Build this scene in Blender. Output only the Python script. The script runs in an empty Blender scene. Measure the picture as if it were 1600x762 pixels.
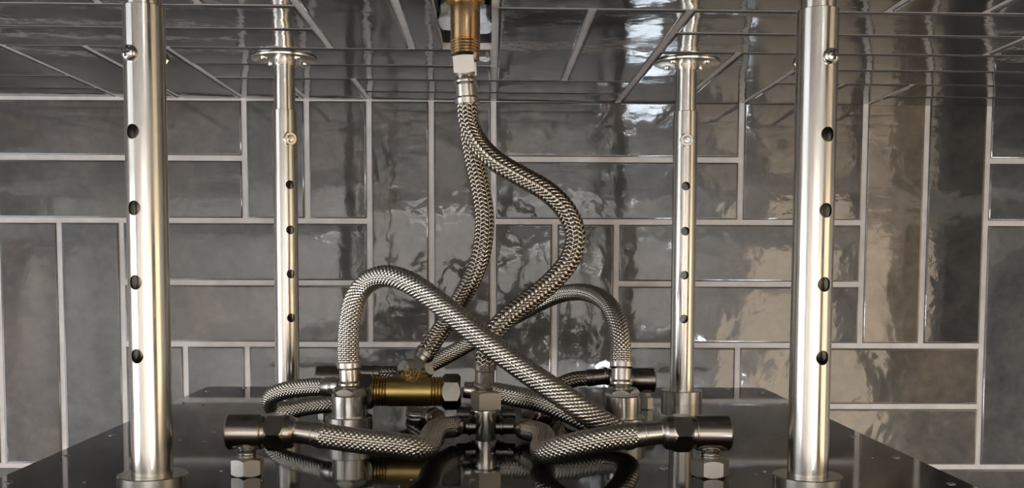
import bpy, bmesh, math, random
import numpy as np
from mathutils import Vector, Matrix
random.seed(7)
S = 0.065            # one tile pitch in metres; coordinates below are in tile pitches
Z0 = 2.233           # height of the camera above the floor (m)
PI = math.pi
# ------------------------------------------------------------------ camera, world, lights, exposure
cam_d = bpy.data.cameras.new('camera'); cam = bpy.data.objects.new('camera', cam_d)
bpy.context.collection.objects.link(cam); bpy.context.scene.camera = cam
cam_d.sensor_width = 36; cam_d.lens = 1542.4/1600*36
cam_d.shift_x = (800-779.25)/1600; cam_d.shift_y = (505.77-381)/1600
cam_d.clip_start = 0.01
rt = (0.999965, -0.007734, 0.003069); up = (-0.002576, 0.062904, 0.998016); fw = (0.007912, 0.99799, -0.062882)
cam.matrix_world = Matrix(((rt[0], up[0], -fw[0], 0), (rt[1], up[1], -fw[1], 0), (rt[2], up[2], -fw[2], Z0), (0, 0, 0, 1)))
sc = bpy.context.scene
sc.view_settings.view_transform = 'Standard'; sc.view_settings.look = 'None'
sc.view_settings.gamma = 1; sc.view_settings.use_curve_mapping = False
sc.view_settings.exposure = 0.28
w = bpy.data.worlds.new('world'); sc.world = w; w.use_nodes = True
w.node_tree.nodes['Background'].inputs[0].default_value = (0.75, 0.85, 1.0, 1)
w.node_tree.nodes['Background'].inputs[1].default_value = 0.4

def area_light(name, loc, target, sx, sy, power, col):
    l = bpy.data.lights.new(name, 'AREA'); l.shape = 'RECTANGLE'; l.size = sx; l.size_y = sy
    l.energy = power; l.color = col
    o = bpy.data.objects.new(name, l); bpy.context.collection.objects.link(o)
    o.location = loc
    o.rotation_euler = (Vector(target)-Vector(loc)).to_track_quat('-Z', 'Y').to_euler()
    return o
area_light('window_daylight', (-1.62, -0.10, 1.70), (0.1, 0.1, 1.9), 1.15, 1.3, 18, (0.90, 0.94, 1.0))
area_light('added_wall_fill', (-0.3, -1.45, 2.38), (-0.3, -2.4, 1.5), 2.2, 0.12, 44, (1.0, 0.97, 0.97))  # added fill, brightens the unseen rear wall that the metal and tiles reflect
area_light('doorway_glow', (1.33, -2.32, 1.70), (0.3, 1.0, 2.0), 0.80, 1.3, 7.5, (1.0, 0.78, 0.54))
area_light('right_wall_light', (1.94, -0.10, 1.90), (0.0, 0.3, 2.0), 1.5, 1.0, 7.5, (1.0, 0.74, 0.42))
area_light('back_window', (0.72, -2.33, 1.40), (0.3, 1.0, 2.1), 0.30, 0.56, 20, (0.80, 0.90, 1.0))
area_light('ceiling_panel_light', (-0.05, -1.2, 2.39), (-0.05, -1.2, 0.0), 0.8, 0.6, 5, (1.0, 0.96, 0.90))
area_light('downlight', (0.57, -1.95, 2.39), (0.57, -1.95, 0.0), 0.09, 0.09, 1.6, (0.95, 0.97, 1.0))

# ------------------------------------------------------------------ helpers
COL = bpy.context.collection
ORG = {}             # object name -> world origin in tile pitches
def wm(p): return (p[0]*S, p[1]*S, p[2]*S)
def link(o): COL.objects.link(o); return o
def props(o, label=None, cat=None, group=None, kind=None):
    if label: o['label'] = label
    if cat: o['category'] = cat
    if group: o['group'] = group
    if kind: o['kind'] = kind
    return o
def thing(name, loc, label, cat, group=None):
    o = bpy.data.objects.new(name, None); link(o)
    o.empty_display_size = 0.02
    o.location = (loc[0]*S, loc[1]*S, Z0+loc[2]*S)
    ORG[o.name] = loc
    return props(o, label, cat, group)
def build(name, vf, mat, parent=None, smooth=True, angle=35, label=None, kind=None):
    """vf = (verts in tile pitches, faces) -> ONE mesh object"""
    v, f = vf[0], vf[1]
    org = ORG[parent.name] if parent else (0, 0, 0)
    v = (np.asarray(v, float) - np.asarray(org))*S
    me = bpy.data.meshes.new(name); me.from_pydata(v.tolist(), [], f if isinstance(f, list) else f.tolist())
    me.materials.append(mat)
    if smooth:
        me.polygons.foreach_set('use_smooth', [True]*len(me.polygons))
        if angle: me.set_sharp_from_angle(angle=math.radians(angle))
    me.update()
    o = bpy.data.objects.new(name, me); link(o)
    if parent: o.parent = parent
    else: o.location = (0, 0, Z0)
    ORG[o.name] = org
    return props(o, label=label, kind=kind)
def join(*parts):
    V, F, n = [], [], 0
    for v, f in parts:
        V += [tuple(p) for p in v]; F += [tuple(i+n for i in q) for q in f]; n += len(v)
    return V, F
def basis(ax):
    ax = Vector(ax).normalized()
    h = Vector((0, 0, 1)) if abs(ax.z) < 0.9 else Vector((1, 0, 0))
    u = ax.cross(h).normalized(); v = ax.cross(u).normalized()
    return ax, u, v
def lathe(prof, o, ax=(0, 0, 1), seg=40, cap=True):
    """prof = [(t, r)...] along the axis ax from o"""
    ax, u, v = basis(ax); o = Vector(o); V = []; F = []
    for t, r in prof:
        for i in range(seg):
            a = 2*PI*i/seg
            V.append(tuple(o+ax*t+u*(r*math.cos(a))+v*(r*math.sin(a))))
    for k in range(len(prof)-1):
        for i in range(seg):
            j = (i+1) % seg
            F.append((k*seg+i, k*seg+j, (k+1)*seg+j, (k+1)*seg+i))
    if cap:
        F.append(tuple(range(seg))[::-1]); n = (len(prof)-1)*seg; F.append(tuple(range(n, n+seg)))
    return V, F
def hexnut(o, ax, af, L, ch=0.35, rot=0.0, n=6):
    """hexagonal nut with chamfered ends, af = distance across flats"""
    ax, u, v = basis(ax); o = Vector(o); m = 6; seg = n*m; r0 = af/2; rm = r0/math.cos(PI/n)
    V = []; F = []
    def ring(fn):
        for i in range(seg):
            a = 2*PI*i/seg; s = (a % (2*PI/n))-PI/n
            rho = r0/math.cos(s); t, r = fn(rho)
            V.append(tuple(o+ax*t+u*(r*math.cos(a+rot))+v*(r*math.sin(a+rot))))
    c = (rm-r0)*ch*2.2
    ring(lambda p: (0, r0*0.97)); ring(lambda p: (0.004+c*(p-r0)/(rm-r0), p))
    ring(lambda p: (L-0.004-c*(p-r0)/(rm-r0), p)); ring(lambda p: (L, r0*0.97))
    for k in range(3):
        for i in range(seg):
            j = (i+1) % seg; F.append((k*seg+i, k*seg+j, (k+1)*seg+j, (k+1)*seg+i))
    F.append(tuple(range(seg))[::-1]); F.append(tuple(range(3*seg, 4*seg)))
    return V, F
def thread(t0, t1, r, pitch=0.035, d=0.010):
    n = max(1, int(round((t1-t0)/pitch))); p = (t1-t0)/n; out = []
    for i in range(n): out += [(t0+i*p, r-d), (t0+i*p+p*0.35, r), (t0+i*p+p*0.65, r)]
    return out+[(t1, r-d)]
def box(x0, x1, y0, y1, z0, z1):
    V = [(x, y, z) for x in (x0, x1) for y in (y0, y1) for z in (z0, z1)]
    return V, [(0, 1, 3, 2), (4, 6, 7, 5), (0, 4, 5, 1), (2, 3, 7, 6), (0, 2, 6, 4), (1, 5, 7, 3)]
def boxm(x0, x1, y0, y1, z0, z1):      # metres, z above the floor
    return box(x0/S, x1/S, y0/S, y1/S, (z0-Z0)/S, (z1-Z0)/S)
# ---- swept path
def smooth_path(P, step=0.006):
    P = np.array(P, float); n = len(P)
    Q = np.vstack([2*P[0]-P[1], P, 2*P[-1]-P[-2]]); out = []
    for i in range(n-1):                       # centripetal Catmull-Rom
        p0, p1, p2, p3 = Q[i:i+4]
        t0 = 0; t1 = t0+np.linalg.norm(p1-p0)**.5; t2 = t1+np.linalg.norm(p2-p1)**.5; t3 = t2+np.linalg.norm(p3-p2)**.5
        t = np.linspace(t1, t2, 40, endpoint=False)[:, None]
        A1 = (t1-t)/(t1-t0)*p0+(t-t0)/(t1-t0)*p1; A2 = (t2-t)/(t2-t1)*p1+(t-t1)/(t2-t1)*p2; A3 = (t3-t)/(t3-t2)*p2+(t-t2)/(t3-t2)*p3
        B1 = (t2-t)/(t2-t0)*A1+(t-t0)/(t2-t0)*A2; B2 = (t3-t)/(t3-t1)*A2+(t-t1)/(t3-t1)*A3
        out.append((t2-t)/(t2-t1)*B1+(t-t1)/(t2-t1)*B2)
    out.append(P[-1:]); C = np.vstack(out)
    for _ in range(30):                        # relax the joints of the spline a little
        C[1:-1] = C[1:-1]*0.5+(C[:-2]+C[2:])*0.25
    s = np.concatenate([[0], np.cumsum(np.linalg.norm(np.diff(C, axis=0), axis=1))])
    n = max(4, int(s[-1]/step)); ss = np.linspace(0, s[-1], n)
    C = np.stack([np.interp(ss, s, C[:, k]) for k in range(3)], 1)
    T = np.gradient(C, axis=0); T /= np.linalg.norm(T, axis=1)[:, None]
    U = np.zeros_like(T); u = np.cross(T[0], (0.3, 0.5, 0.8)); u /= np.linalg.norm(u)
    for i in range(len(T)):
        u = u-T[i]*u.dot(T[i]); u /= np.linalg.norm(u); U[i] = u
    return C, T, U, np.cross(T, U), ss
def tube(fr, R, seg=20):
    C, T, U, W, ss = fr; C = C[::5]; U = U[::5]; W = W[::5]
    C = np.vstack([C, fr[0][-1:]]); U = np.vstack([U, fr[2][-1:]]); W = np.vstack([W, fr[3][-1:]])
    a = np.arange(seg)*2*PI/seg; n = len(C)
    V = C[:, None]+R*(np.cos(a)[None, :, None]*U[:, None]+np.sin(a)[None, :, None]*W[:, None])
    i = np.arange(n-1)[:, None]*seg; j = np.arange(seg)[None]; k = (j+1) % seg
    return V.reshape(-1, 3), np.stack([i+j, i+k, i+seg+k, i+seg+j], -1).reshape(-1, 4)
def braid(fr, R, N=12, width=0.038, amp=0.0070, kk=1.2, twill=False):
    """two sets of N flat wire bands wound in opposite directions, passing over and under each other"""
    C, T, U, W, s = fr; k = 1/R*kk; n = len(C); VV = []; FF = []; base = 0
    q = s*N*k/PI
    for sg in (1, -1):
        for i in range(N):
            th = 2*PI*i/N+sg*k*s
            if not twill: h = sg*np.cos(PI*q)
            elif sg == 1: h = np.sin(PI/2*(q+2*i)+0.8)
            else: h = -np.sin(PI/2*(2*i-q)+0.8)
            r = R+amp*h
            rows = []
            for e, dr in ((-1, -0.0065), (-.45, 0.0), (.45, 0.0), (1, -0.0065)):
                ph = th+e*width/2/R*0.72; ds = -e*sg*width/2*0.72
                rr = (r+dr)[:, None]
                rows.append(C+T*ds+rr*(np.cos(ph)[:, None]*U+np.sin(ph)[:, None]*W))
            V = np.stack(rows, 1).reshape(-1, 3); VV.append(V)
            a = np.arange(n-1)[:, None]*4+np.arange(3)[None]+base
            FF.append(np.stack([a, a+1, a+5, a+4], -1).reshape(-1, 4) if sg == 1 else np.stack([a, a+4, a+5, a+1], -1).reshape(-1, 4))
            base += 4*n
    return np.vstack(VV), np.vstack(FF)

# ------------------------------------------------------------------ materials
def mat(name, col, rough=0.5, metal=0.0, spec=0.5, ior=None):
    m = bpy.data.materials.new(name); m.use_nodes = True; b = m.node_tree.nodes['Principled BSDF']
    b.inputs['Base Color'].default_value = (*col, 1); b.inputs['Roughness'].default_value = rough
    b.inputs['Metallic'].default_value = metal; b.inputs['Specular IOR Level'].default_value = spec
    if ior: b.inputs['IOR'].default_value = ior
    return m
def noise(nt, scale, detail=3, vec=None, rough=0.5, dist=0.0):
    n = nt.nodes.new('ShaderNodeTexNoise'); n.inputs['Scale'].default_value = scale
    n.inputs['Detail'].default_value = detail; n.inputs['Roughness'].default_value = rough; n.inputs['Distortion'].default_value = dist
    if vec: nt.links.new(vec, n.inputs['Vector'])
    return n.outputs['Fac']
def ramp(nt, fac, stops):
    r = nt.nodes.new('ShaderNodeValToRGB'); nt.links.new(fac, r.inputs[0]); e = r.color_ramp.elements
    e[0].position, e[0].color = stops[0][0], (*stops[0][1], 1); e[1].position, e[1].color = stops[-1][0], (*stops[-1][1], 1)
    for p, c in stops[1:-1]:
        x = e.new(p); x.color = (*c, 1)
    return r.outputs[0]
def vmap(nt, scale=(1, 1, 1), rnd=False, coord='Object'):
    tc = nt.nodes.new('ShaderNodeTexCoord'); mp = nt.nodes.new('ShaderNodeMapping')
    nt.links.new(tc.outputs[coord], mp.inputs['Vector']); mp.inputs['Scale'].default_value = scale
    if rnd:
        oi = nt.nodes.new('ShaderNodeObjectInfo'); mu = nt.nodes.new('ShaderNodeMath'); mu.operation = 'MULTIPLY'
        mu.inputs[1].default_value = 37.0; nt.links.new(oi.outputs['Random'], mu.inputs[0]); nt.links.new(mu.outputs[0], mp.inputs['Location'])
    return mp.outputs[0]
def bump(nt, h, strength, dist=0.001, normal=None):
    b = nt.nodes.new('ShaderNodeBump'); b.inputs['Strength'].default_value = strength; b.inputs['Distance'].default_value = dist
    nt.links.new(h, b.inputs['Height'])
    if normal: nt.links.new(normal, b.inputs['Normal'])
    return b.outputs[0]
def maprange(nt, f, a, b, c, d):
    m = nt.nodes.new('ShaderNodeMapRange'); nt.links.new(f, m.inputs[0])
    for i, x in enumerate((a, b, c, d)): m.inputs[i+1].default_value = x
    return m.outputs[0]
def metal_mat(name, col, rough, var=0.06, bs=0.15, scale=(1, 1, 0.04), fine=900):
    """brushed metal: noise stretched along one axis varies gloss and relief"""
    m = mat(name, col, rough, 1.0); nt = m.node_tree; b = nt.nodes['Principled BSDF']
    v = vmap(nt, scale); f = noise(nt, fine, 3, v); g = noise(nt, 60, 3, vmap(nt))
    nt.links.new(maprange(nt, g, 0.3, 0.7, max(0.02, rough-var), rough+var), b.inputs['Roughness'])
    nt.links.new(bump(nt, f, bs, 0.0001), b.inputs['Normal'])
    return m
def tile_material():
    m = mat('glazed_tile', (0.1, 0.09, 0.08), 0.12, 0, 0.5, 1.7); nt = m.node_tree; b = nt.nodes['Principled BSDF']
    oi = nt.nodes.new('ShaderNodeObjectInfo'); v = vmap(nt, (1, 1, 1), True)
    # mottled reactive glaze: clouds of a browner and a greyer tone
    n1 = noise(nt, 22, 5, v, 0.6, 0.6); n2 = noise(nt, 90, 4, v, 0.6)
    mul = ramp(nt, n1, [(0.30, (0.50, 0.53, 0.57)), (0.5, (.74, .74, .75)), (0.70, (1.02, 0.95, 0.89))])
    mul2 = ramp(nt, n2, [(0.25, (0.92, 0.92, 0.92)), (0.75, (1.34, 1.32, 1.30))])
    a = nt.nodes.new('ShaderNodeMix'); a.data_type = 'RGBA'; a.blend_type = 'MULTIPLY'; a.inputs[0].default_value = 1
    c = nt.nodes.new('ShaderNodeMix'); c.data_type = 'RGBA'; c.blend_type = 'MULTIPLY'; c.inputs[0].default_value = 1
    nt.links.new(oi.outputs['Color'], a.inputs[6]); nt.links.new(mul, a.inputs[7])
    nt.links.new(a.outputs[2], c.inputs[6]); nt.links.new(mul2, c.inputs[7]); nt.links.new(c.outputs[2], b.inputs['Base Color'])
    nt.links.new(maprange(nt, noise(nt, 30, 3, v), 0.3, 0.7, 0.03, 0.10), b.inputs['Roughness'])
    w1 = noise(nt, 26, 2, v, 0.5, 0.4); w2 = noise(nt, 130, 3, v, 0.5, 0.3)
    n = bump(nt, w1, 0.38, 0.0022)                 # the glaze ripples more on some tiles (object alpha holds how much)
    mm = nt.nodes.new('ShaderNodeMath'); mm.operation = 'MULTIPLY'; mm.inputs[1].default_value = 0.5
    nt.links.new(oi.outputs['Alpha'], mm.inputs[0]); nt.links.new(mm.outputs[0], n.node.inputs['Strength'])
    n = bump(nt, w2, 0.20, 0.0004, n)
    nt.links.new(n, b.inputs['Normal'])
    return m
M = {}
M['tile'] = tile_material()
def grout_material():
    m = mat('grout', (0.38, 0.33, 0.29), 0.85, 0, 0.3); nt = m.node_tree; b = nt.nodes['Principled BSDF']
    v = vmap(nt); nt.links.new(ramp(nt, noise(nt, 60, 5, v), [(0.3, (0.50, 0.455, 0.42)), (0.7, (0.62, 0.57, 0.53))]), b.inputs['Base Color'])
    nt.links.new(bump(nt, noise(nt, 1500, 3, v), 0.4, 0.0003), b.inputs['Normal'])
    return m
M['grout'] = grout_material()
M['nickel'] = metal_mat('brushed_nickel', (0.56, 0.53, 0.48), 0.20, 0.05, 0.10)
M['nickel_plain'] = metal_mat('satin_nickel', (0.60, 0.56, 0.50), 0.24, 0.05, 0.12, (1, 1, 1))
M['steel_nut'] = metal_mat('plain_steel_nut', (0.55, 0.51, 0.45), 0.42, 0.05, 0.5, (1, 1, 1), 500)
M['gunmetal'] = metal_mat('dark_nickel', (0.34, 0.30, 0.26), 0.24, 0.04, 0.12, (0.04, 1, 1))
M['gunmetal_black'] = metal_mat('blackened_nickel', (0.15, 0.135, 0.12), 0.26, 0.04, 0.1, (1, 1, 1))
M['braid'] = metal_mat('steel_braid', (0.60, 0.555, 0.48), 0.24, 0.03, 0.0)
M['braid_dark'] = metal_mat('darkened_steel_braid', (0.34, 0.29, 0.235), 0.26, 0.03, 0.0)  # darker copy of the braid, dark surroundings it reflects are in the colour
M['liner'] = mat('black_rubber', (0.012, 0.011, 0.010), 0.45)
M['liner_grey'] = mat('grey_braid_core', (0.03, 0.028, 0.025), 0.4, 0.5)
M['brass'] = metal_mat('cast_brass', (0.50, 0.36, 0.13), 0.32, 0.06, 0.35, (1, 1, 1), 350)
M['brass_highlit'] = mat('highlit_brass_relief', (0.78, 0.62, 0.34), 0.35, 1.0)  # lighter brass, the highlights on the raised letters are put into the colour
M['copper'] = metal_mat('brass_pipe', (0.44, 0.29, 0.15), 0.26, 0.06, 0.30, (1, 1, 0.3), 260)
M['white'] = mat('white_paint', (0.72, 0.70, 0.67), 0.7)
M['ptfe'] = mat('white_thread_tape', (0.55, 0.54, 0.50), 0.5)
M['plaster'] = mat('white_plaster', (0.80, 0.82, 0.85), 0.8)
M['dark'] = mat('dark_cavity', (0.03, 0.028, 0.026), 0.8)
M['dark_wall'] = mat('dark_for_reflection', (0.06, 0.055, 0.05), 0.8)
M['floor'] = mat('grey_stone_floor', (0.22, 0.21, 0.20), 0.6)
def panel_material():
    m = mat('black_chrome_plate', (0.016, 0.012, 0.010), 0.04, 0, 0.5, 1.5); nt = m.node_tree; b = nt.nodes['Principled BSDF']
    v = vmap(nt)
    nt.links.new(maprange(nt, noise(nt, 25, 4, v), 0.35, 0.75, 0.03, 0.08), b.inputs['Roughness'])
    nt.links.new(bump(nt, noise(nt, 9, 2, v), 0.04, 0.002), b.inputs['Normal'])
    return m
M['panel'] = panel_material(); M['panel'].node_tree.nodes['Principled BSDF'].inputs['IOR'].default_value = 1.62

# ------------------------------------------------------------------ the room shell
D = 16.03; HC = 2.5645; X0 = -6.97; ZO = 0.9187; KO = 0.8058; SL = -0.0057     # back wall, ceiling, tile grid origin, ceiling slope
def zr(r): return HC-ZO-(r-1)          # height of wall course line r
def yk(k): return D-KO-(k-1)           # depth of ceiling course line k
RD = 0.018                             # how far the joints are recessed
wall = build('wall_back', box(-27, 32, D+RD, D+1.5, -Z0/S, HC+0.5), M['grout'], smooth=False); props(wall, 'back wall of small glazed tiles in two-and-two basketweave with pale joints', kind='structure')
def tile_vf(wd, hg):
    b = 0.030; V = []; F = []
    rings = [(0.0, -0.08), (0.0, 0.010), (0.008, 0.016), (b, 0.018)]
    for ins, z in rings:
        x, y = wd/2-ins, hg/2-ins
        V += [(-x, -y, z), (x, -y, z), (x, y, z), (-x, y, z)]
    for k in range(3):
        for i in range(4):
            j = (i+1) % 4; F.append((k*4+i, k*4+j, k*4+4+j, k*4+4+i))
    F.append((12, 13, 14, 15))
    return V, F
tile_cache = {}
def tile(parent, cx, cy, wd, hg, kind, col, wav=0.55):
    key = (round(wd, 3), round(hg, 3))
    if key not in tile_cache:
        V, F = tile_vf(wd, hg); me = bpy.data.meshes.new('tile')
        me.from_pydata([(a*S, b*S, c*S) for a, b, c in V], [], F); me.materials.append(M['tile'])
        me.polygons.foreach_set('use_smooth', [True]*len(me.polygons)); me.set_sharp_from_angle(angle=math.radians(50))
        tile_cache[key] = me
    o = bpy.data.objects.new('tile', tile_cache[key]); link(o); o.parent = parent
    j = lambda s: random.gauss(0, s)
    if kind == 'wall':   # local z -> towards the camera (-Y)
        o.location = (cx*S, (D+RD)*S-0.0001, cy*S); o.rotation_euler = (PI/2+j(.0022), j(.0022), j(.0022))
        R = Matrix.Rotation(PI/2, 3, 'X')
        o.rotation_euler = (Matrix.Rotation(j(.0017), 3, 'Z') @ Matrix.Rotation(j(.0017), 3, 'X') @ R).to_euler()
    else:
        z = HC+SL*cx+RD
        R = Matrix.Rotation(PI, 3, 'X')
        o.location = (cx*S, cy*S, z*S)
        o.rotation_euler = (Matrix.Rotation(-math.atan(SL)+j(.0015), 3, 'Y') @ Matrix.Rotation(j(.0015), 3, 'X') @ R).to_euler()
    o.color = (*col, wav)
    return o
G = 0.088
BR = (0.092, 0.080, 0.071); GR = (0.080, 0.081, 0.078); DK = (0.048, 0.046, 0.043); WM = (0.17, 0.135, 0.095); LG = (0.098, 0.097, 0.093)
def tone():
    t = random.random(); s = random.uniform(0.88, 1.14)
    return tuple(s*(BR[i]*t+GR[i]*(1-t)) for i in range(3))
wall_tone = {  # (column, row, horizontal?) -> glaze tone, warm reflected light mixed into the right-hand colours, read off the photograph
    (-1, 0, 1): (.085, .074, .066), (-1, 1, 1): (.078, .073, .067), (0, 2, 0): (.088, .090, .088), (-1, 2, 0): (.088, .076, .070),
    (3, 0, 0): (.075, .066, .060), (4, 0, 0): (.075, .064, .058), (5, 0, 0): (.10, .090, .080), (6, 0, 0): (.090, .080, .070),
    (1, 2, 1): (.086, .085, .081), (1, 3, 1): (.120, .108, .098), (7, 0, 1): (.093, .086, .078), (7, 1, 1): (.095, .093, .088),
    (9, 2, 1): (.125, .115, .103), (9, 3, 1): (.120, .110, .098), (11, 0, 0): (.082, .072, .064), (12, 0, 0): (.085, .073, .064),
    (13, 0, 0): (.155, .125, .092), (14, 0, 0): (.050, .047, .043), (15, 0, 1): (.072, .071, .068), (15, 1, 1): (.095, .096, .095),
    (15, 2, 0): (.092, .092, .090), (11, 4, 1): (.12, .102, .082), (11, 5, 1): (.13, .117, .10), (11, -2, 0): (.082, .072, .064), (12, -2, 0): (.092, .076, .064),
    (1, 4, 0): (.095, .094, .092), (2, 4, 0): (.105, .100, .096), (7, 2, 0): (.085, .080, .072), (8, 2, 0): (.095, .090, .083)}
WAVY = {(5, 0, 0): 1.1, (6, 0, 0): 0.9, (7, 2, 0): 1.1, (8, 2, 0): 1.0, (7, 0, 1): 0.55, (7, 1, 1): 0.9, (4, 0, 0): 0.8, (9, 2, 1): 0.6, (9, 3, 1): 0.6, (11, 4, 1): 0.8, (11, 5, 1): 0.8, (13, 0, 0): 0.6, (3, 4, 1): 0.7}
RT = 1-ZO+0.008       # ceiling line in courses
for y in range(-4, 12, 2):
    for x in range(-15, 26, 1):
        jobs = []
        if (x-y) % 8 == 5: jobs = [(x, x+1, y, y+4, 0), (x+1, x+2, y, y+4, 0)]
        elif (x-y) % 8 == 7: jobs = [(x, x+4, y, y+1, 1), (x, x+4, y+1, y+2, 1)]
        for (xa, xb, ya, yb, hz) in jobs:
            if yb <= 0.3 or ya >= 10: continue
            yt = max(ya, RT-G/2)
            cx = X0+(xa+xb)/2; cz = (zr(yt)+zr(yb))/2
            tile(wall, cx, cz, xb-xa-G, yb-yt-G, 'wall', wall_tone.get((xa, ya, hz)) or tone(), WAVY.get((xa, ya, hz), 0.38))
# ceiling: four slabs round the pipe hole
HX0, HX1, HY0, HY1 = X0+6.38, X0+7.0-0.03, yk(6.62), yk(4)-0.02
def slab(x0, x1, y0, y1):
    V, F = box(x0, x1, y0, y1, 0, 1.2); return [(a, b, c+HC+RD+SL*a) for a, b, c in V], F
YB = -35
ceil = build('ceiling', join(slab(-26, HX0, 2, D+1.5), slab(HX1, 32, 2, D+1.5), slab(HX0, HX1, 2, HY0), slab(HX0, HX1, HY1, D+1.5)), M['grout'], smooth=False)
props(ceil, 'low ceiling of dark glossy basketweave tiles', kind='structure')
build('ceiling_cavity', join(box(HX0-.3, HX1+.3, HY0-.3, HY1+.3, HC+1.15, HC+1.3), box(HX0-.01, HX0+.02, HY0, HY1, HC+.09, HC+1.2), box(HX1-.02, HX1+.01, HY0, HY1, HC+.09, HC+1.2), box(HX0, HX1, HY1-.03, HY1+.01, HC+.09, HC+1.2), box(HX0, HX1, HY0-.01, HY0+.03, HC+.09, HC+1.2)), M['dark'], ceil, smooth=False)
def ceil_tone():
    s = random.uniform(0.85, 1.1); t = random.random()
    return tuple(s*(.052*t+.046*(1-t))*f for f in (1.0, .96, .91))
KT = 1-KO+0.0
for k in range(-4, 16, 2):
    for x in range(-15, 26):
        jobs = []
        if (x+k) % 8 == 1: jobs = [(x, x+1, k, k+4, 0), (x+1, x+2, k, k+4, 0)]
        elif (x+k) % 8 == 5: jobs = [(x, x+4, k, k+1, 1), (x, x+4, k+1, k+2, 1)]
        for (xa, xb, ya, yb, hz) in jobs:
            if yb <= 0.3 or ya >= 13.5: continue
            yt = max(ya, KT-G/2)
            if (xa, ya) == (6, 4):      # the tile cut away for the pipe: a strip on its left and a stub beyond the hole
                tile(ceil, X0+(6+6.38)/2+.02, (yk(4)+yk(8))/2, .38-G*.6, 4-G, 'ceil', ceil_tone())
                tile(ceil, X0+(6.42+7)/2-.02, (yk(6.66)+yk(8))/2, .58-G*.6, 1.34-G, 'ceil', ceil_tone())
                continue
            tile(ceil, X0+(xa+xb)/2, (yk(yt)+yk(yb))/2, xb-xa-G, yb-yt-G, 'ceil', ceil_tone())
# plaster left round the hole
def lump(cx, cy, cz, sx, sy, sz, seed):
    r = random.Random(seed); V, F = [], []
    n, m = 9, 5
    for j in range(m):
        t = j/(m-1)
        for i in range(n):
            a = 2*PI*i/n; q = (0.75+0.25*r.random())*(1-0.25*t)
            V.append((cx+sx*q*math.copysign(abs(math.cos(a))**.6, math.cos(a)), cy+sy*q*math.copysign(abs(math.sin(a))**.6, math.sin(a)), cz+sz*(t-.5)+r.uniform(-.01, .01)))
    for j in range(m-1):
        for i in range(n):
            k2 = (i+1) % n; F.append((j*n+i, j*n+k2, (j+1)*n+k2, (j+1)*n+i))
    F.append(tuple(range(n))[::-1]); F.append(tuple(range((m-1)*n, m*n)))
    return V, F
build('plaster_patch', lump(HX0+.10, 11.0, HC+.16, .10, .35, .26, 1), M['plaster'], ceil, smooth=False, label='white plaster left of the brass pipe')
build('plaster_patch', lump(HX1-.09, 11.2, HC+.14, .11, .30, .22, 2), M['plaster'], ceil, smooth=False, label='white plaster right of the brass pipe')
build('plaster_patch', lump(HX1-.11, 12.75, HC+.10, .11, .12, .20, 3), M['plaster'], ceil, smooth=False, label='white plaster at the back corner of the pipe hole')
# the rest of the bathroom, seen only in the reflections
lw = 1.7; rw = 2.0
def struct(name, vf, m, label=None): return props(build(name, vf, m, smooth=False), label, kind='structure')
struct('floor', boxm(-lw-.1, rw+.1, -2.5, 1.2, -0.1, 0), M['floor'])
struct('ceiling_painted', boxm(-lw-.1, rw+.1, -2.5, 2*S, 2.41, 2.5), M['white'])
struct('wall_left', join(boxm(-lw-.1, -lw, -2.5, -.9, 0, 2.5), boxm(-lw-.1, -lw, 0.5, 1.2, 0, 2.5), boxm(-lw-.1, -lw, -.9, .5, 0, 1.0), boxm(-lw-.1, -lw, -.9, .5, 2.42, 2.5)), M['white'])
struct('wall_right', boxm(rw, rw+.1, -0.9, 1.2, 0, 2.5), M['white'])
struct('added_dark_wall_1', boxm(rw, rw+.1, -2.5, -0.9, 0, 2.5), M['dark_wall'])  # dark stretch of side wall, added so the right-hand tiles reflect something dark
struct('wall_front', boxm(-lw, rw, -2.5, -2.4, 0, 2.5), M['white'])
struct('window_1', join(boxm(-lw-.04, -lw+.01, -.9, -.85, 1., 2.42), boxm(-lw-.04, -lw+.01, .45, .5, 1., 2.42), boxm(-lw-.04, -lw+.01, -.23, -.18, 1.05, 2.42), boxm(-lw-.04, -lw+.01, -.85, .45, 1., 1.05)), M['white'])

# ------------------------------------------------------------------ shower panel
XC, YC, ZP = -0.075, 10.19, -1.8115
PH = 4.03
def chamfer_plate(h, c, z0, z1):
    P = [(-h+c, -h), (h-c, -h), (h, -h+c), (h, h-c), (h-c, h), (-h+c, h), (-h, h-c), (-h, -h+c)]
    V = []; F = []; e = 0.012
    for z, i in ((z0, 0), (z1-e, 0), (z1, e)):
        V += [(XC+x*(h-i)/h, YC+y*(h-i)/h, z) for x, y in P]
    for k in range(2):
        for i in range(8):
            j = (i+1) % 8; F.append((k*8+i, k*8+j, k*8+8+j, k*8+8+i))
    F.append(tuple(range(8))[::-1]); F.append(tuple(range(16, 24)))
    return V, F
panel = thing('shower_panel', (XC, YC, ZP), 'large square black mirror-polished shower head plate hung below the tiled ceiling', 'shower head')
build('plate', chamfer_plate(PH, 0.07, ZP-0.07, ZP), M['panel'], panel, smooth=False)
scr = lathe([(0, .040), (.003, .040), (.004, .026), (.010, .022), (.012, .010)], (0, 0, 0), seg=16)
sm = bpy.data.meshes.new('screw'); sm.from_pydata([wm(p) for p in scr[0]], [], scr[1]); sm.materials.append(M['nickel_plain'])
sm.polygons.foreach_set('use_smooth', [True]*len(sm.polygons)); sm.set_sharp_from_angle(angle=math.radians(40))
offs = [-3.45, -2.2, -1.1, 0.0, 1.15, 2.35, 3.48]
spots = [(s*3.86, y) for s in (-1, 1) for y in offs]+[(x, t*3.88) for t in (1, -1) for x in offs]+[(-1.63, -1.62), (1.60, -1.6)]
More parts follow.
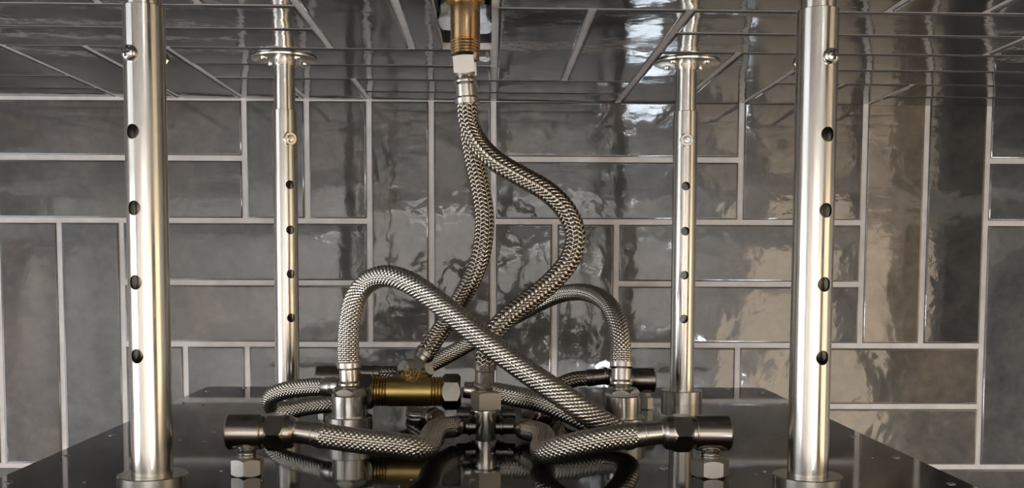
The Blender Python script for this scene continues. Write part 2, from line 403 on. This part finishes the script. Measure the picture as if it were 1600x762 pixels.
for x, y in spots:
    o = bpy.data.objects.new('screw', sm); link(o); o.parent = panel; o.location = (x*S, y*S, 0)
# water drops and grit on the plate
r = random.Random(4); parts = []
for i in range(110):
    x, y = r.uniform(-3.7, 3.7), r.uniform(-3.6, 2.5); q = r.uniform(.006, .017)
    parts.append(lathe([(0.0005, q), (q*.35, q*.85), (q*.6, q*.4)], (XC+x, YC+y, ZP), seg=8))
M['water'] = mat('water', (0.9, 0.9, 0.9), 0.05, 0, 0.5, 1.33); M['water'].node_tree.nodes['Principled BSDF'].inputs['Transmission Weight'].default_value = 0.9
props(build('water_drops', join(*parts), M['water']), 'tiny water drops scattered over the black plate', 'water drops', kind='stuff')

# ------------------------------------------------------------------ the four telescopic poles
HP = 2.56
def apply_bool(o, cutters):
    for c in cutters:
        md = o.modifiers.new('b', 'BOOLEAN'); md.operation = 'DIFFERENCE'; md.object = c; md.solver = 'EXACT'
    bpy.context.view_layer.update()
    dg = bpy.context.evaluated_depsgraph_get()
    me = bpy.data.meshes.new_from_object(o.evaluated_get(dg)); o.modifiers.clear(); old = o.data; o.data = me; me.name = o.name
    bpy.data.meshes.remove(old)
    for c in cutters: bpy.data.objects.remove(c)
    me.polygons.foreach_set('use_smooth', [True]*len(me.polygons)); me.set_sharp_from_angle(angle=math.radians(30))
def pole(ang, x, y, label, slope):
    t = thing('support_pole', (x, y, ZP), label, 'pole', 'telescopic poles holding up the shower plate')
    ZT = 1.915
    def Z(z): return (x, y, z)
    V, F = lathe([(ZP+.10, .155), (ZT-.004, .155), (ZT, .151), (ZT, .137), (ZP+.10, .137), (ZP+.10, .155)], (x, y, 0), seg=64, cap=False)
    ot = build('outer_tube', (V, F), M['nickel'], t)
    cs = []
    for z in (.965, .395, -.165, -.725):
        cs.append(build('cut', lathe([(-.3, .056), (.3, .056)], (x, y, z), (0, 1, 0), 24), M['nickel'], t, smooth=False))
    cs.append(build('cut', lathe([(-.3, .03), (.3, .03)], (x, y, 1.54), (0, 1, 0), 24), M['nickel'], t, smooth=False))
    apply_bool(ot, cs)
    top = HC+slope
    build('inner_tube', lathe([(1.30, .132), (top-.03, .132)], (x, y, 0), seg=48), M['nickel'], t)
    build('base_collar', lathe([(ZP, .264), (ZP+.150, .264), (ZP+.156, .258), (ZP+.156, .158), (ZP+.14, .157)], (x, y, 0), seg=56), M['nickel'], t)
    fl = build('ceiling_flange', lathe([(top-.115, .134), (top-.112, .150), (top-.04, .152), (top-.036, .40), (top-.030, .415), (top-.008, .418), (top-.004, .40)], (x, y, 0), seg=56), M['nickel_plain'], t)
    for k in range(4):
        a = PI/4+PI/2*k-ang
        s = build('flange_screw', lathe([(0, .045), (-.012, .045), (-.03, .035), (-.035, .01)], (x+.30*math.cos(a), y+.30*math.sin(a), top-.036), seg=14), M['nickel_plain'], fl)
    # through bolt: head towards local -Y, nut and bolt end towards +Y
    hd = build('bolt_head', lathe([(.15, .060), (.165, .062), (.185, .058), (.205, .040), (.212, .012)], (x, y, 1.54), (0, -1, 0), 28), M['nickel_plain'], t)
    build('cross_slot', join(box(x-.032, x+.032, y-.2145, y-.200, 1.54-.007, 1.54+.007), box(x-.007, x+.007, y-.2145, y-.200, 1.54-.032, 1.54+.032)), M['dark'], hd, smooth=False)
    build('nut', hexnut((x, y+.150, 1.54), (0, 1, 0), .160, .045), M['nickel_plain'], t, smooth=False)
    build('bolt_end', lathe([(.15, .046), (.205, .046), (.213, .038), (.215, .01)], (x, y, 1.54), (0, 1, 0), 20), M['nickel_plain'], t)
    t.rotation_euler.z = ang
    return t
R = math.radians
pole(R(-21), XC-HP, YC-HP, 'front left brushed nickel pole with a cross-head bolt near its top', .0057*2.6)
pole(R(19), XC+HP, YC-HP, 'front right brushed nickel pole with a cross-head bolt at its upper right', -.0057*2.5)
pole(R(180+33), XC-HP, YC+HP, 'back left brushed nickel pole under a round ceiling flange, bolt nut facing front', .0057*2.6)
pole(R(180-5), XC+HP, YC+HP, 'back right brushed nickel pole whose drilled holes show the wall behind', -.0057*2.5)

# ------------------------------------------------------------------ fittings on the plate
def elbow(x, y, z, sg, label, m, rn=0, bn=.245, bs=1.0, sx=0.0):
    """union elbow: screwed base nut, stem, horizontal barrel with a hexagonal union nut; sg = side the hose leaves to"""
    t = thing('elbow_fitting', (x, y, ZP), label, 'pipe elbow', 'dark elbow fittings at the corners of the plate')
    build('base_nut', hexnut((x+sx, y, ZP), (0, 0, 1), bn, .150, rot=R(rn)), M['steel_nut'], t, smooth=False)
    build('stem', lathe([(.15, .082*bs)]+thread(.155, .20, .084*bs, .02, .006*bs)+[(.205, .080*bs), (.26, .080*bs)], (x+sx, y, ZP), seg=32), M['nickel_plain'], t)
    a = -.17
    build('barrel', lathe([(a, .120), (a+.006, .136), (a+.022, .151), (.115, .151), (.128, .146), (.135, .136), (.17, .134)], (x, y, z), (sg, 0, 0), 48), m, t)
    build('union_nut', hexnut((x+sg*.165, y, z), (sg, 0, 0), .300, .165, ch=.5, rot=0), m, t, smooth=False)
    build('nut_shoulder', lathe([(.32, .146), (.375, .142), (.40, .12)], (x, y, z), (sg, 0, 0), 36), m, t)
    return t
elbow(-2.062, 8.30, -1.442, 1, 'dark nickel elbow fitting at the front left, its hose leaving to the right', M['gunmetal'])
elbow(1.868, 8.30, -1.446, -1, 'dark nickel elbow fitting at the front right, its hose leaving to the left', M['gunmetal'], 30, .285)
elbow(-2.00, 12.2, -1.440, 1, 'dark elbow fitting at the back left, partly hidden behind a looped hose', M['gunmetal'], 0, .14, .65, -.07)
elbow(1.857, 12.1, -1.450, -1, 'dark elbow fitting at the back right on a small bright nut', M['gunmetal'], 0, .14, .65, .07)

def inlet(x, y, label, tape):
    t = thing('inlet_boss', (x, y, ZP), label, 'pipe fitting', 'round stepped water inlets on the plate')
    build('wide_ring', lathe([(0, .244), (.205, .244), (.213, .238), (.213, .18)], (x, y, ZP), seg=56), M['nickel'], t)
    build('barrel', lathe([(.21, .181), (.425, .181), (.437, .172)], (x, y, ZP), seg=56), M['nickel'], t)
    build('hex_top', hexnut((x, y, ZP+.425), (0, 0, 1), .315, .085, ch=.62, rot=R(20)), M['nickel_plain'], t, smooth=False)
    if tape: build('thread_tape', lathe([(0, .172), (.02, .178), (.03, .15), (.05, .12)], (x, y, ZP+.437), seg=24), M['ptfe'], t, label='white thread tape showing at the top')
inlet(-1.467, 10.17, 'stepped nickel inlet fitting left of the brass tee', False)
inlet(1.361, 10.17, 'stepped nickel inlet fitting right of centre with white thread tape at its top', True)

# centre manifold with four side ports
mx, my = -0.05, 9.98
man = thing('centre_manifold', (mx, my, ZP), 'upright nickel manifold with a plain nut at the middle of the plate', 'pipe fitting')
build('post', lathe([(0, .104), (.005, .106), (.30, .106), (.305, .10)], (mx, my, ZP), seg=48), M['nickel_plain'], man)
build('washer', lathe([(0, .155), (.014, .155)], (mx, my, ZP+.297), seg=40), M['nickel_plain'], man)
build('square_nut', hexnut((mx, my, ZP+.311), (0, 0, 1), .235, .185, ch=.10, rot=R(45+22), n=4), M['steel_nut'], man, smooth=False)
build('hub', lathe([(.05, .15), (.06, .165), (.24, .165), (.25, .15)], (mx, my+.20, ZP), seg=48), M['gunmetal_black'], man)
for sx, dy in ((-1, -.12), (1, -.12), (-1, .30), (1, .30)):
    build('side_port', lathe([(.05, .082), (.15, .082), (.155, .095), (.18, .095), (.185, .082), (.30, .082)], (mx, my+.14+dy*.5, ZP+(.125 if dy < 0 else .20)), (sx, dy*.8, .02), 28), M['gunmetal_black'], man)

# brass tee floating on its hoses
tx, ty, tz = -0.868, 10.5, -1.386
tee = thing('brass_tee', (tx, ty, tz), 'cast brass tee with raised letters, held by the hoses between inlet and centre post', 'pipe tee')
cx0, cx1 = -.245, .245
build('body', join(lathe([(cx0, .150), (cx0+.01, .160), (cx1-.01, .160), (cx1, .150)], (tx, ty, tz), (1, 0, 0), 48)), M['brass'], tee)
build('thread_end', lathe(thread(.245, .375, .160, .032, .014), (tx, ty, tz), (1, 0, 0), 40), M['brass'], tee)
build('thread_end', lathe(thread(.245, .40, .160, .032, .014), (tx, ty, tz), (-1, 0, 0), 40), M['brass'], tee)
bd = Vector((.10, .42, .80)).normalized()
build('branch', lathe([(0, .155), (.17, .155), (.185, .150), (.20, .145)], Vector((tx+.03, ty, tz)), bd, 48), M['brass'], tee)
build('branch_nut', hexnut(Vector((tx+.03, ty, tz))+bd*.185, bd, .345, .12, ch=.7, rot=R(15)), M['nickel_plain'], tee, smooth=False)
build('union_nut', hexnut((tx+.35, ty, tz-.005), (1, 0, 0), .335, .20, ch=.5, rot=R(22)), M['gunmetal_black'], tee, smooth=False)
build('union_nut', hexnut((tx-.38, ty, tz-.005), (-1, 0, 0), .335, .20, ch=.5, rot=R(22)), M['gunmetal'], tee, smooth=False)
def text(body, loc, ax_x, ax_up, size, m, parent, name):
    cu = bpy.data.curves.new(name, 'FONT'); cu.body = body; cu.size = size*S; cu.extrude = 0.012*S; cu.align_x = 'CENTER'; cu.align_y = 'CENTER'
    cu.resolution_u = 3; cu.offset = 0.0
    o = bpy.data.objects.new(name, cu); link(o)
    bpy.context.view_layer.update(); me = bpy.data.meshes.new_from_object(o.evaluated_get(bpy.context.evaluated_depsgraph_get()))
    bpy.data.objects.remove(o); me.materials.clear(); me.materials.append(m)
    o = bpy.data.objects.new(name, me); link(o); o.parent = parent
    X = Vector(ax_x).normalized(); Y = Vector(ax_up).normalized(); Zv = X.cross(Y)
    pl = Vector(loc)-Vector(ORG[parent.name])
    o.matrix_local = Matrix(((X.x, Y.x, Zv.x, pl.x*S), (X.y, Y.y, Zv.y, pl.y*S), (X.z, Y.z, Zv.z, pl.z*S), (0, 0, 0, 1)))
    return o
nrm = Vector((0, -.88, .46)).normalized()
p = Vector((tx+.03, ty, tz))+bd*.135+nrm*.168
text('DVF', p, bd.cross(nrm), bd, .10, M['brass_highlit'], tee, 'cast_letters')

# brass nipple coming out of the ceiling
nx, ny = -0.267, 10.15
nip = thing('ceiling_pipe', (nx, ny, HC), 'threaded brass pipe coming down through the hole in the tiled ceiling', 'pipe')
build('pipe', lathe(thread(2.09, 2.24, .152, .028, .008)+[(2.245, .150), (2.62, .150)], (nx, ny, 0), seg=48), M['copper'], nip)
build('socket', lathe([(2.60, .19), (2.615, .20), (3.4, .20)], (nx, ny, 0), seg=40), M['brass'], nip)
build('rear_outlet', join(lathe([(2.10, .10), (2.40, .10)], (nx+.04, ny+.35, 0), seg=30), lathe([(0, .08), (.35, .08)], (nx+.04, ny+.38, 2.34), (0, -1, 0), 24)), M['copper'], nip)

# ------------------------------------------------------------------ braided hoses
CR = [(0, .108), (.004, .121), (.055, .121), (.070, .106), (.075, .100), (.19, .100), (.195, .090), (.20, .100), (.215, .113), (.235, .113), (.25, .095), (.29, .085)]
SL2 = [(0, .104), (.004, .107), (.07, .107), (.074, .101), (.080, .107), (.088, .107), (.092, .101), (.22, .100), (.235, .112), (.26, .114), (.275, .09), (.33, .085)]
SHORT = [(0, .106), (.004, .108), (.12, .108), (.125, .100), (.135, .100), (.138, .090), (.20, .088), (.22, .082)]
def hose(label, pts, R0, mb, endA, endB, mA, mB, nutA=None, nutB=None, group='braided steel hoses'):
    fr = smooth_path(pts); C, T = fr[0], fr[1]
    p0 = tuple(C[0]); t = thing('braided_hose', p0, label, 'hose', group)
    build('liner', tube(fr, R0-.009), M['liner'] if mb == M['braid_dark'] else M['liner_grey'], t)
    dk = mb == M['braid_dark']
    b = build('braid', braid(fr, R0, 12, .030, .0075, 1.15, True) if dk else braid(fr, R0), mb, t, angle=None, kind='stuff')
    for P, d, prof, m, nut in ((C[0], -T[0], endA, mA, nutA), (C[-1], T[-1], endB, mB, nutB)):
        if prof: build('ferrule', lathe(prof, P-d*.03, d, 32), m, t)
        if nut: build('hose_nut', hexnut(tuple(P+d*(nut[0])), d, nut[1]*.94, nut[2], ch=.10, rot=R(45), n=4), M['steel_nut'], t, smooth=False)
    return t
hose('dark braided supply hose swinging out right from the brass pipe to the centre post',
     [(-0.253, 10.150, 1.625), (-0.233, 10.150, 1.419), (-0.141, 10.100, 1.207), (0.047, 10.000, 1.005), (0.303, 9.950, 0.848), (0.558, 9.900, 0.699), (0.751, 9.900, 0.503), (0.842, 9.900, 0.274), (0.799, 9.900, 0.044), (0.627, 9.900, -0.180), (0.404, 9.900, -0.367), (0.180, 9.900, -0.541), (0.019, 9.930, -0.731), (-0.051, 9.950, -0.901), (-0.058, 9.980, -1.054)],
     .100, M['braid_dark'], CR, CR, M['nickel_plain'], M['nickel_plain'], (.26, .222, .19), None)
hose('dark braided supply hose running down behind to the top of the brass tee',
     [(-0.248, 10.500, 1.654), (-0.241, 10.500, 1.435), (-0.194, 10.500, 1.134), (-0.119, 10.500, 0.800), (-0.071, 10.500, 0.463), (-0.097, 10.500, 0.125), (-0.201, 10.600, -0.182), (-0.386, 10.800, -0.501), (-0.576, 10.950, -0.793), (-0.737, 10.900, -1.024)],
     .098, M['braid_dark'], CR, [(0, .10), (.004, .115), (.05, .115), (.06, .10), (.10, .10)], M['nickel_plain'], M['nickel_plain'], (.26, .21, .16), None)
hose('bright braided hose arching from the left inlet down to the right in front',
     [(-1.468, 10.170, -1.071), (-1.473, 10.170, -0.871), (-1.449, 10.150, -0.605), (-1.382, 10.100, -0.366), (-1.238, 10.000, -0.207), (-1.022, 9.800, -0.145), (-0.760, 9.600, -0.222), (-0.407, 9.350, -0.458), (-0.041, 9.100, -0.741), (0.308, 8.900, -0.980), (0.590, 8.750, -1.158), (0.874, 8.720, -1.354), (1.085, 8.800, -1.488), (1.253, 9.050, -1.614), (1.312, 9.300, -1.671), (1.209, 9.550, -1.665), (1.007, 9.720, -1.606), (0.798, 9.900, -1.525), (0.552, 10.150, -1.457), (0.294, 10.400, -1.432), (0.056, 10.500, -1.398), (-0.101, 10.500, -1.384)],
     .105, M['braid'], CR, SHORT, M['nickel_plain'], M['nickel_plain'])
hose('braided hose arching from the right inlet back to a loop at far left',
     [(1.353, 10.170, -1.058), (1.356, 10.200, -0.901), (1.346, 10.350, -0.691), (1.294, 10.600, -0.501), (1.191, 11.000, -0.384), (1.019, 11.400, -0.347), (0.796, 11.700, -0.395), (0.486, 11.900, -0.549), (0.101, 12.000, -0.773), (-0.288, 12.000, -1.009), (-0.601, 12.000, -1.182), (-0.867, 11.900, -1.313), (-1.119, 11.700, -1.445), (-1.388, 11.400, -1.558), (-1.729, 11.200, -1.612), (-2.057, 11.200, -1.650), (-2.313, 11.200, -1.694), (-2.473, 11.200, -1.672), (-2.468, 11.050, -1.541), (-2.306, 10.900, -1.442), (-2.008, 10.750, -1.379), (-1.759, 10.600, -1.352)],
     .094, M['braid'], CR, SHORT, M['nickel_plain'], M['nickel_plain'])
hose('short bright braided hose lying low from the front left elbow to the centre post',
     [(-1.457, 8.300, -1.468), (-1.280, 8.280, -1.492), (-1.037, 8.280, -1.524), (-0.798, 8.320, -1.558), (-0.650, 8.380, -1.592), (-0.566, 8.600, -1.628), (-0.554, 8.950, -1.640), (-0.551, 9.300, -1.631), (-0.506, 9.600, -1.633), (-0.408, 9.800, -1.654)],
     .101, M['braid'], SL2, SHORT, M['nickel_plain'], M['gunmetal'])
hose('short bright braided hose lying low from the front right elbow to the centre post',
     [(1.253, 8.300, -1.464), (1.049, 8.280, -1.482), (0.832, 8.280, -1.521), (0.621, 8.350, -1.584), (0.498, 8.500, -1.652), (0.458, 8.800, -1.687), (0.502, 9.200, -1.666), (0.487, 9.500, -1.664), (0.379, 9.750, -1.676)],
     .101, M['braid'], SL2, SHORT, M['nickel_plain'], M['gunmetal'])
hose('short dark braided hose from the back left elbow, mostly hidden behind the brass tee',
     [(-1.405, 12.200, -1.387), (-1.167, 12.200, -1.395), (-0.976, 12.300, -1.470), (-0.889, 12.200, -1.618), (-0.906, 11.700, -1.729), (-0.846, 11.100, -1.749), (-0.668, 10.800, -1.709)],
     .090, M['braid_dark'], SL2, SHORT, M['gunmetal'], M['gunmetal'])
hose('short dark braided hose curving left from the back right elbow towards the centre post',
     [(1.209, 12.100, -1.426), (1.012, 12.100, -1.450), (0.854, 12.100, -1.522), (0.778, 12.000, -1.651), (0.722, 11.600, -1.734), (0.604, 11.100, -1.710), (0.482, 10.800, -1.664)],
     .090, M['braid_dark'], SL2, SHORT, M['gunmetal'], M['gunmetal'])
